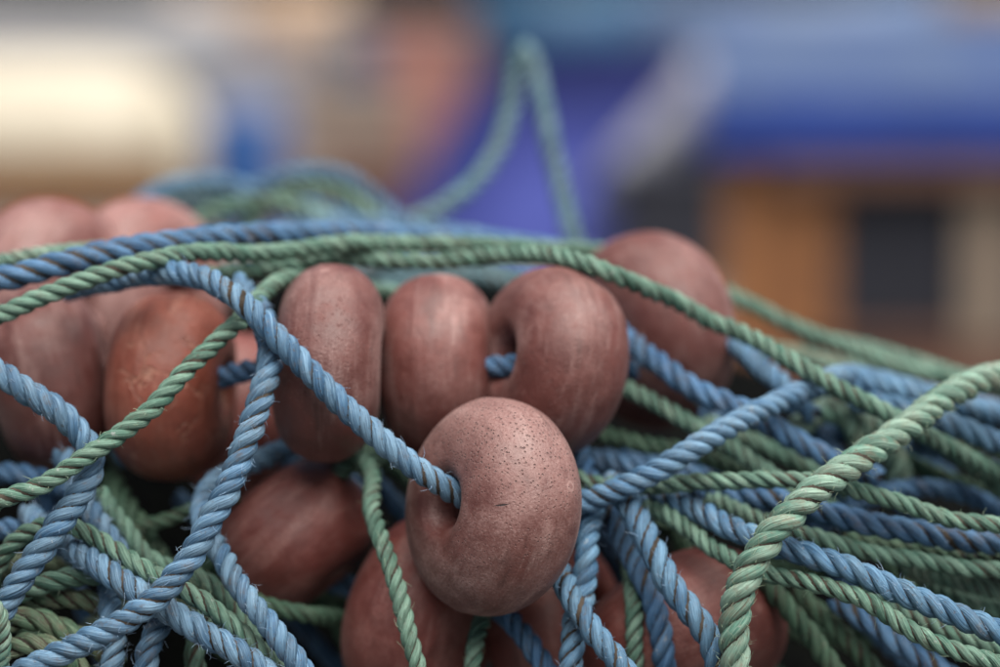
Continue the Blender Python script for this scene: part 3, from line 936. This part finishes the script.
def build_rope(r, idx):
    kw, rad = r['kw'], r['rad']
    isfill = kw.get('fill', False)
    far = isfill or r['d'].min() > 1.14
    pitch = rad * 2 * kw.get('pitch', {'pale_blue': 1.8, 'blue': 2.0, 'mint': 1.95}.get(r['col'], 2.4)) * rng.uniform(0.96, 1.05)
    step = pitch / (14 if far else 24)
    sides = 8 if far else 11
    c, s = resample(r['path'], step)
    c = smooth1(c, 5)
    n = len(c)
    T, N, B = frames(c)
    rs = rad / 2.1
    base = Vector(c[int(np.argmin(c[:, 2]))])
    kindname = 'blue_rope' if 'blue' in r['col'] else ('teal_rope' if r['col'] == 'teal' else 'green_rope')
    root = empty(kindname, base)
    tag(root, r['label'], 'rope', kw.get('group', 'blue ropes of the net' if 'blue' in r['col'] else 'green ropes of the net'))
    b0 = np.array(base)
    phase = rng.uniform(0, 6.28) + lownoise(n, 60) * 0.30 + lownoise(n, 18) * 0.10
    th = np.linspace(0, 2 * math.pi, sides, endpoint=False) + math.pi
    W = np.linspace(0, 1, sides + 1)
    for k in range(3):
        phi = 2 * math.pi * s / pitch + phase + 2 * math.pi * k / 3 + lownoise(n, 12) * 0.07
        ro = rs * 1.10 * (1 + lownoise(n, 8) * 0.045)
        er = np.cos(phi)[:, None] * N + np.sin(phi)[:, None] * B
        sc = c + er * ro[:, None]
        St = np.gradient(sc, axis=0)
        St /= np.linalg.norm(St, axis=1)[:, None]
        e1 = er - St * (er * St).sum(1)[:, None]
        e1 /= np.linalg.norm(e1, axis=1)[:, None]
        e2 = np.cross(St, e1)
        rr = rs * (1 + lownoise(n, 6) * 0.05)
        V = (sc[:, None, :] + rr[:, None, None] * (np.cos(th)[None, :, None] * e1[:, None, :] * 0.98 + np.sin(th)[None, :, None] * e2[:, None, :] * 1.0))
        o = grid_mesh('strand', V.reshape(-1, 3) - b0, n, sides, True, M[r['col']], (s, W), root)
    # grime packed in the grooves
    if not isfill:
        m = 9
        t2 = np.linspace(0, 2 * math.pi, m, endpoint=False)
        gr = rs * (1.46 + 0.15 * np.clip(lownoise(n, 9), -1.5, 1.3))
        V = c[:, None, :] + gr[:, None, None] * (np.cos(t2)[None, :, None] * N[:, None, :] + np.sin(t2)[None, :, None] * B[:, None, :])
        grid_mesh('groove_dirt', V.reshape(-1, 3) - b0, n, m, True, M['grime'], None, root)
    # loose fibres standing off the strands
    nf = kw.get('fuzz', 0)
    if nf:
        vs, fs = [], []
        for _ in range(nf * 3):
            i = int(rng.integers(2, n - 2))
            a = rng.uniform(0, 6.28)
            e = math.cos(a) * N[i] + math.sin(a) * B[i]
            p = c[i] + e * rad * 0.93
            L = rng.uniform(0.0012, 0.0048) * (1.5 if rng.uniform() < 0.12 else 1)
            t = T[i] * rng.choice([-1, 1])
            v0 = e * rng.uniform(0.25, 1.0) + t * rng.uniform(0.3, 1.2) + rng.normal(0, 0.35, 3)
            v0 /= np.linalg.norm(v0)
            curl = rng.normal(0, 0.8, 3)
            wr = rng.uniform(0.00006, 0.00014)
            b = len(vs)
            x = np.cross(v0, [0.3, 0.5, 0.8]); x /= np.linalg.norm(x)
            y = np.cross(v0, x)
            q, v = p.copy(), v0.copy()
            for m in range(4):
                for z in range(3):
                    an = z * 2.094
                    vs.append(tuple(q + wr * (1 - m * 0.22) * (math.cos(an) * x + math.sin(an) * y) - b0))
                q = q + v * L / 3
                v = v + curl * 0.35
                v /= np.linalg.norm(v)
            for m in range(3):
                for z in range(3):
                    z2 = (z + 1) % 3
                    fs.append((b + m * 3 + z, b + m * 3 + z2, b + m * 3 + 3 + z2, b + m * 3 + 3 + z))
        o = mesh_obj('loose_fibres', vs, fs, M['fibre_blue' if 'blue' in r['col'] else 'fibre_green'], root)
        tag(o, kind='stuff')


for i, r in enumerate(ROPES):
    build_rope(r, i)

# ================================================================== blurred surroundings
def box_obj(name, x0, x1, y0, y1, z0, z1, mat, parent=None, bev=0.01):
    bm = bmesh.new()
    bmesh.ops.create_cube(bm, size=1)
    for v in bm.verts:
        v.co = Vector((x0 + (v.co.x + .5) * (x1 - x0), y0 + (v.co.y + .5) * (y1 - y0), z0 + (v.co.z + .5) * (z1 - z0)))
    if bev:
        bmesh.ops.bevel(bm, geom=bm.edges[:], offset=bev, segments=2, affect='EDGES')
    me = bpy.data.meshes.new(name)
    bm.to_mesh(me)
    bm.free()
    me.materials.append(mat)
    o = bpy.data.objects.new(name, me)
    COL.objects.link(o)
    if parent is not None:
        o.parent = parent
    return o


MB = {
    'cream': mat_plain('cream_paint', (0.45, 0.41, 0.325), (0.40, 0.36, 0.28), 3, 0.45),
    'tan': mat_plain('tan_timber', (0.20, 0.09, 0.025), (0.13, 0.06, 0.02), 6, 0.6),
    'tarp': mat_plain('blue_tarpaulin', (0.075, 0.095, 0.40), (0.055, 0.075, 0.32), 2, 0.45, 0.5),
    'roofblue': mat_plain('blue_roof', (0.024, 0.050, 0.145), (0.052, 0.082, 0.15), 3, 0.45),
    'deepblue': mat_plain('deep_blue_paint', (0.02, 0.05, 0.26), (0.015, 0.04, 0.20), 3, 0.4),
    'orange': mat_plain('orange_timber', (0.31, 0.135, 0.05), (0.19, 0.08, 0.035), 8, 0.5),
    'brown': mat_plain('brown_timber', (0.15, 0.075, 0.05), (0.10, 0.05, 0.035), 8, 0.6),
    'dark': mat_plain('dark_interior', (0.018, 0.020, 0.032), (0.012, 0.013, 0.02), 6, 0.6),
    'pale': mat_plain('pale_grey', (0.32, 0.33, 0.38), (0.26, 0.27, 0.33), 3, 0.5),
    'grey': mat_plain('grey_paint', (0.34, 0.34, 0.36), (0.27, 0.28, 0.30), 3, 0.5),
    'steelblue': mat_plain('steel_blue_paint', (0.13, 0.19, 0.31), (0.10, 0.15, 0.26), 3, 0.5),
    'teal': mat_plain('teal_paint', (0.035, 0.115, 0.22), (0.03, 0.09, 0.18), 3, 0.5),
    'pink': mat_plain('faded_red_paint', (0.38, 0.17, 0.14), (0.27, 0.13, 0.11), 3, 0.6),
    'taupe': mat_plain('weathered_board', (0.27, 0.21, 0.17), (0.20, 0.155, 0.125), 5, 0.7),
    'peach': mat_plain('peach_paint', (0.46, 0.33, 0.24), (0.40, 0.29, 0.21), 3, 0.6),
    'beige': mat_plain('beige_paint', (0.26, 0.20, 0.15), (0.19, 0.15, 0.115), 3, 0.6),
    'drum': mat_plain('blue_plastic', (0.015, 0.075, 0.24), (0.012, 0.055, 0.19), 4, 0.6),
}


def hull(name, stations, mat, n=14):
    """boat hull lofted through stations (x, half beam, keel z, sheer z) about y=0, open on top with an inner skin"""
    V, F = [], []
    for (x, hb, kz, sz) in stations:
        for j in range(n):
            t = -1 + 2 * j / (n - 1)
            y = hb * math.copysign(abs(t) ** 0.75, t)
            z = kz + (sz - kz) * abs(t) ** 2.6
            V.append((x, y, z))
    m = len(stations)
    for i in range(m - 1):
        for j in range(n - 1):
            F.append((i * n + j, (i + 1) * n + j, (i + 1) * n + j + 1, i * n + j + 1))
    F.append(tuple(range(n)))
    F.append(tuple(reversed(range((m - 1) * n, m * n))))
    o = mesh_obj(name, V, F, mat)
    sm = o.modifiers.new('thick', 'SOLIDIFY')
    sm.thickness = 0.03
    return o


# cream boat lying keel up on brown bearers at left
g = P(70, 200, 14.6)
root = empty('upturned_boat', (g[0], g[1], 0))
tag(root, 'blurred upturned cream boat hull on brown timbers at the left edge', 'boat')
V, F = [], []
ns, nr = 21, 17
for i in range(ns):
    t = i / (ns - 1)
    x = -2.4 + 3.22 * t
    w = (1 - max(0, (t - 0.72) / 0.28) ** 3.0) ** 0.5 if t < 1 else 0.02
    hb, hz = 0.66 * max(w, 0.03), 0.80 * max(w, 0.25) ** 0.5
    for j in range(nr):
        a = math.pi * j / (nr - 1)
        V.append((x, -hb * math.copysign(abs(math.cos(a)) ** 0.8, math.cos(a)), 0.13 + hz * math.sin(a) ** 0.75))
for i in range(ns - 1):
    for j in range(nr - 1):
        F.append((i * nr + j, i * nr + j + 1, (i + 1) * nr + j + 1, (i + 1) * nr + j))
F.append(tuple(range(nr)))
F.append(tuple(reversed(range((ns - 1) * nr, ns * nr))))
mesh_obj('hull', V, F, MB['cream'], root)
box_obj('gunwale', -2.4, 0.76, -0.72, -0.67, 0.02, 0.34, MB['tan'], root, 0.008)
box_obj('bearer', -1.9, -1.7, -0.72, 0.72, 0.0, 0.10, MB['tan'], root)
box_obj('bearer', 0.1, 0.3, -0.72, 0.72, 0.0, 0.10, MB['tan'], root)

# blue tarpaulin over a sloping stack
def tarp():
    g = P(545, 200, 11.5)
    mpp = 11.5 / FPX
    def X(px): return (px - 545) * mpp
    def Z(py): return P(545, py, 11.5)[2]
    prof = [(375, 250), (400, 205), (440, 130), (475, 78), (515, 48), (600, 40), (660, 46), (712, 66), (700, 112), (655, 160), (605, 215), (580, 262)]
    nx = len(prof)
    nd = 18
    V, F = [], []
    for k in range(nd):
        t = k / (nd - 1)
        yy = -0.35 + 1.6 * t
        sag = 1 - 0.10 * t
        for m, (px, py) in enumerate(prof):
            fold = 0.025 * math.sin(6 * t * 3 + m * 1.3) + 0.015 * math.sin(17 * t + m * 2.1)
            V.append((X(px) + fold + 0.16 * t, yy, max(0.0, Z(py) * sag + fold * 0.6)))
    for k in range(nd - 1):
        for m in range(nx - 1):
            F.append((k * nx + m, k * nx + m + 1, (k + 1) * nx + m + 1, (k + 1) * nx + m))
    F.append(tuple(range(nx)))
    F.append(tuple(reversed(range((nd - 1) * nx, nd * nx))))
    root = empty('covered_stack', (g[0], g[1], 0))
    tag(root, 'blurred blue tarpaulin drawn over a leaning stack behind the tall rope loop', 'tarpaulin')
    o = mesh_obj('tarpaulin', V, F, MB['tarp'], root)
    b = box_obj('base_timber', X(400), X(585), -0.25, 1.1, 0.0, 0.10, MB['dark'], root)
    # pale strip painting a highlight down the right-hand slope
    V2, F2 = [], []
    for i, (px, py) in enumerate([(712, 62), (700, 84), (672, 118), (640, 152), (606, 196)]):
        for dx, dy in ((-26, -9), (10, 6)):
            V2.append((X(px + dx), -0.39, Z(py + dy)))
            V2.append((X(px + dx), -0.30, Z(py + dy)))
    for i in range(4):
        a = i * 4
        F2 += [(a, a + 2, a + 6, a + 4), (a + 1, a + 5, a + 7, a + 3), (a, a + 4, a + 5, a + 1), (a + 2, a + 3, a + 7, a + 6)]
    F2 += [(0, 1, 3, 2), (16, 18, 19, 17)]
    mesh_obj('highlight_strip', V2, F2, MB['pale'], root)


tarp()


# small cabin with blue roof at right
def cabin():
    d = 6.8
    g = P(850, 250, d)
    m = d / FPX
    X = lambda px: (px - 850) * m
    Z = lambda py: P(850, py, d)[2]
    root = empty('boat_cabin', (g[0], g[1], 0))
    tag(root, 'blurred small cabin with blue roof, orange timber post and dark opening at right', 'cabin')
    z0 = Z(345)
    box_obj('plinth', X(712), X(1120), -0.02, 0.9, 0.0, z0, MB['brown'], root)
    # roof: sloping slab with a deep blue fascia
    V = [(X(700), -0.10, Z(118)), (X(1130), -0.10, Z(112)), (X(1130), 0.55, Z(18)), (X(722), 0.55, Z(18)),
         (X(700), -0.10, Z(146)), (X(1130), -0.10, Z(132)), (X(1130), 0.55, Z(40)), (X(722), 0.55, Z(40))]
    F = [(0, 1, 2, 3), (7, 6, 5, 4), (0, 4, 5, 1), (1, 5, 6, 2), (2, 6, 7, 3), (3, 7, 4, 0)]
    rf = mesh_obj('roof', V, F, MB['roofblue'], root, smooth=False)
    box_obj('fascia', X(698), X(1120), -0.135, -0.105, Z(152), Z(96), MB['deepblue'], rf, 0.004)
    box_obj('lintel', X(765), X(1120), -0.12, 0.03, Z(180), Z(153), MB['brown'], root, 0.004)
    box_obj('post', X(722), X(778), -0.04, 0.03, z0, Z(150), MB['orange'], root, 0.004)
    box_obj('post', X(781), X(832), -0.035, 0.03, z0, Z(176), MB['orange'], root, 0.004)
    box_obj('post', X(962), X(1010), -0.035, 0.03, z0, Z(176), MB['beige'], root, 0.004)
    box_obj('window_pane', X(834), X(960), -0.005, 0.01, Z(330), Z(177), MB['dark'], root, 0.002)
    box_obj('sill', X(834), X(960), -0.05, 0.03, z0, Z(332), MB['brown'], root, 0.004)
    box_obj('wall', X(735), X(1120), 0.04, 0.50, z0, Z(120), MB['dark'], root, 0.004)


cabin()


def drum(px, py_top, d, wpx, mat, label):
    g = P(px, py_top, d)
    R = wpx * 0.5 * d / FPX
    H = g[2]
    prof = [(0, 0), (R * .97, 0), (R, 0.02), (R, H * .3), (R * 1.04, H * .32), (R * 1.04, H * .35), (R, H * .37), (R, H * .64), (R * 1.04, H * .66), (R * 1.04, H * .69), (R, H * .71),
            (R, H * .95), (R * .93, H), (R * .86, H), (R * .85, H * .985), (0, H * .985)]
    V, F = [], []
    n = 28
    for (r_, z) in prof:
        for k in range(n):
            a = 2 * math.pi * k / n
            V.append((r_ * math.cos(a), r_ * math.sin(a), z))
    for i in range(len(prof) - 1):
        for k in range(n):
            k2 = (k + 1) % n
            F.append((i * n + k, i * n + k2, (i + 1) * n + k2, (i + 1) * n + k))
    o = mesh_obj('drum', V, F, mat)
    o.location = (g[0], g[1], 0)
    tag(o, label, 'drum')


drum(243, 112, 12.5, 78, MB['drum'], 'blurred blue drum between the cream boat and the brown crates')


def crate(px0, px1, py_top, d, depth, mat, label, py_bot=None, dark=None):
    a, b = P(px0, py_top, d), P(px1, py_top, d)
    z0 = 0.0 if py_bot is None else max(0, P(px0, py_bot, d)[2])
    root = empty('crate', ((a[0] + b[0]) / 2, a[1], z0))
    tag(root, label, 'crate')
    w = (b[0] - a[0]) / 2
    H = a[2] - z0
    box_obj('bin', -w, w, 0, depth, 0.0, H * 0.93, mat, root, 0.02)
    box_obj('rim', -w - 0.02, w + 0.02, -0.02, depth + 0.02, H * 0.931, H, mat, root, 0.012)
    return root


crate(292, 402, 86, 13.5, 0.7, MB['taupe'], 'blurred weathered brown crate left of the blue tarpaulin')
crate(318, 412, 158, 12.4, 0.5, MB['brown'], 'low dark brown crate in front of the weathered brown crate')
crate(618, 722, 168, 10.4, 0.5, MB['dark'], 'low black box added as shadow in front of the tall one beside the blue tarpaulin')  # added dark box, stands for the shadow beside the tarpaulin's foot
crate(206, 300, 52, 17, 0.6, MB['pale'], 'blurred pale grey crate between the cream boat and the weathered crate')
crate(570, 735, 128, 13.4, 0.5, MB['dark'], 'tall blurred black box added as shadow between the blue tarpaulin and the orange post')  # second added box, its black fills in the shadow behind the slope
crate(372, 470, 26, 15.5, 0.8, MB['pink'], 'blurred faded red crate above and behind the blue tarpaulin left side')
crate(332, 374, 42, 14.8, 0.4, MB['teal'], 'small blurred blue crate behind the weathered brown crate')


def far_boat(px0, px1, py_top, py_bot, d, mat, label, stripe=None):
    a, b = P(px0, py_top, d), P(px1, py_top, d)
    zb = 0.0
    L = b[0] - a[0]
    root = empty('beached_boat', ((a[0] + b[0]) / 2, a[1], 0))
    tag(root, label, 'boat')
    st = []
    zt = a[2]
    for i in range(13):
        t = i / 12
        x = -L / 2 + L * t
        hb = 0.75 * (1 - abs(2 * t - 1) ** 3.2 * 0.93)
        st.append((x, hb, 0.05 + 0.25 * abs(2 * t - 1) ** 4, zt * (0.93 + 0.07 * abs(2 * t - 1) ** 2)))
    h = hull('hull', st, mat); h.parent = root
    box_obj('thwart', -0.15, 0.15, -0.6, 0.6, zt * 0.80, zt * 0.84, mat, root)
    box_obj('keel', -L * 0.42, L * 0.42, -0.05, 0.05, 0.0, 0.08, MB['tan'], root, 0.004)


far_boat(-160, 235, 4, 60, 24, MB['grey'], 'blurred grey boat far behind the cream boat')
far_boat(180, 345, -14, 40, 30, MB['peach'], 'blurred peach coloured boat at the top edge left of centre')
far_boat(478, 655, -20, 60, 20, MB['teal'], 'blurred teal boat at the top edge behind the blue tarpaulin')
far_boat(640, 935, -16, 60, 17, MB['steelblue'], 'blurred slate blue boat at the top edge above the blue roof')
far_boat(925, 1180, -24, 60, 22, MB['beige'], 'blurred beige boat in the top right corner')
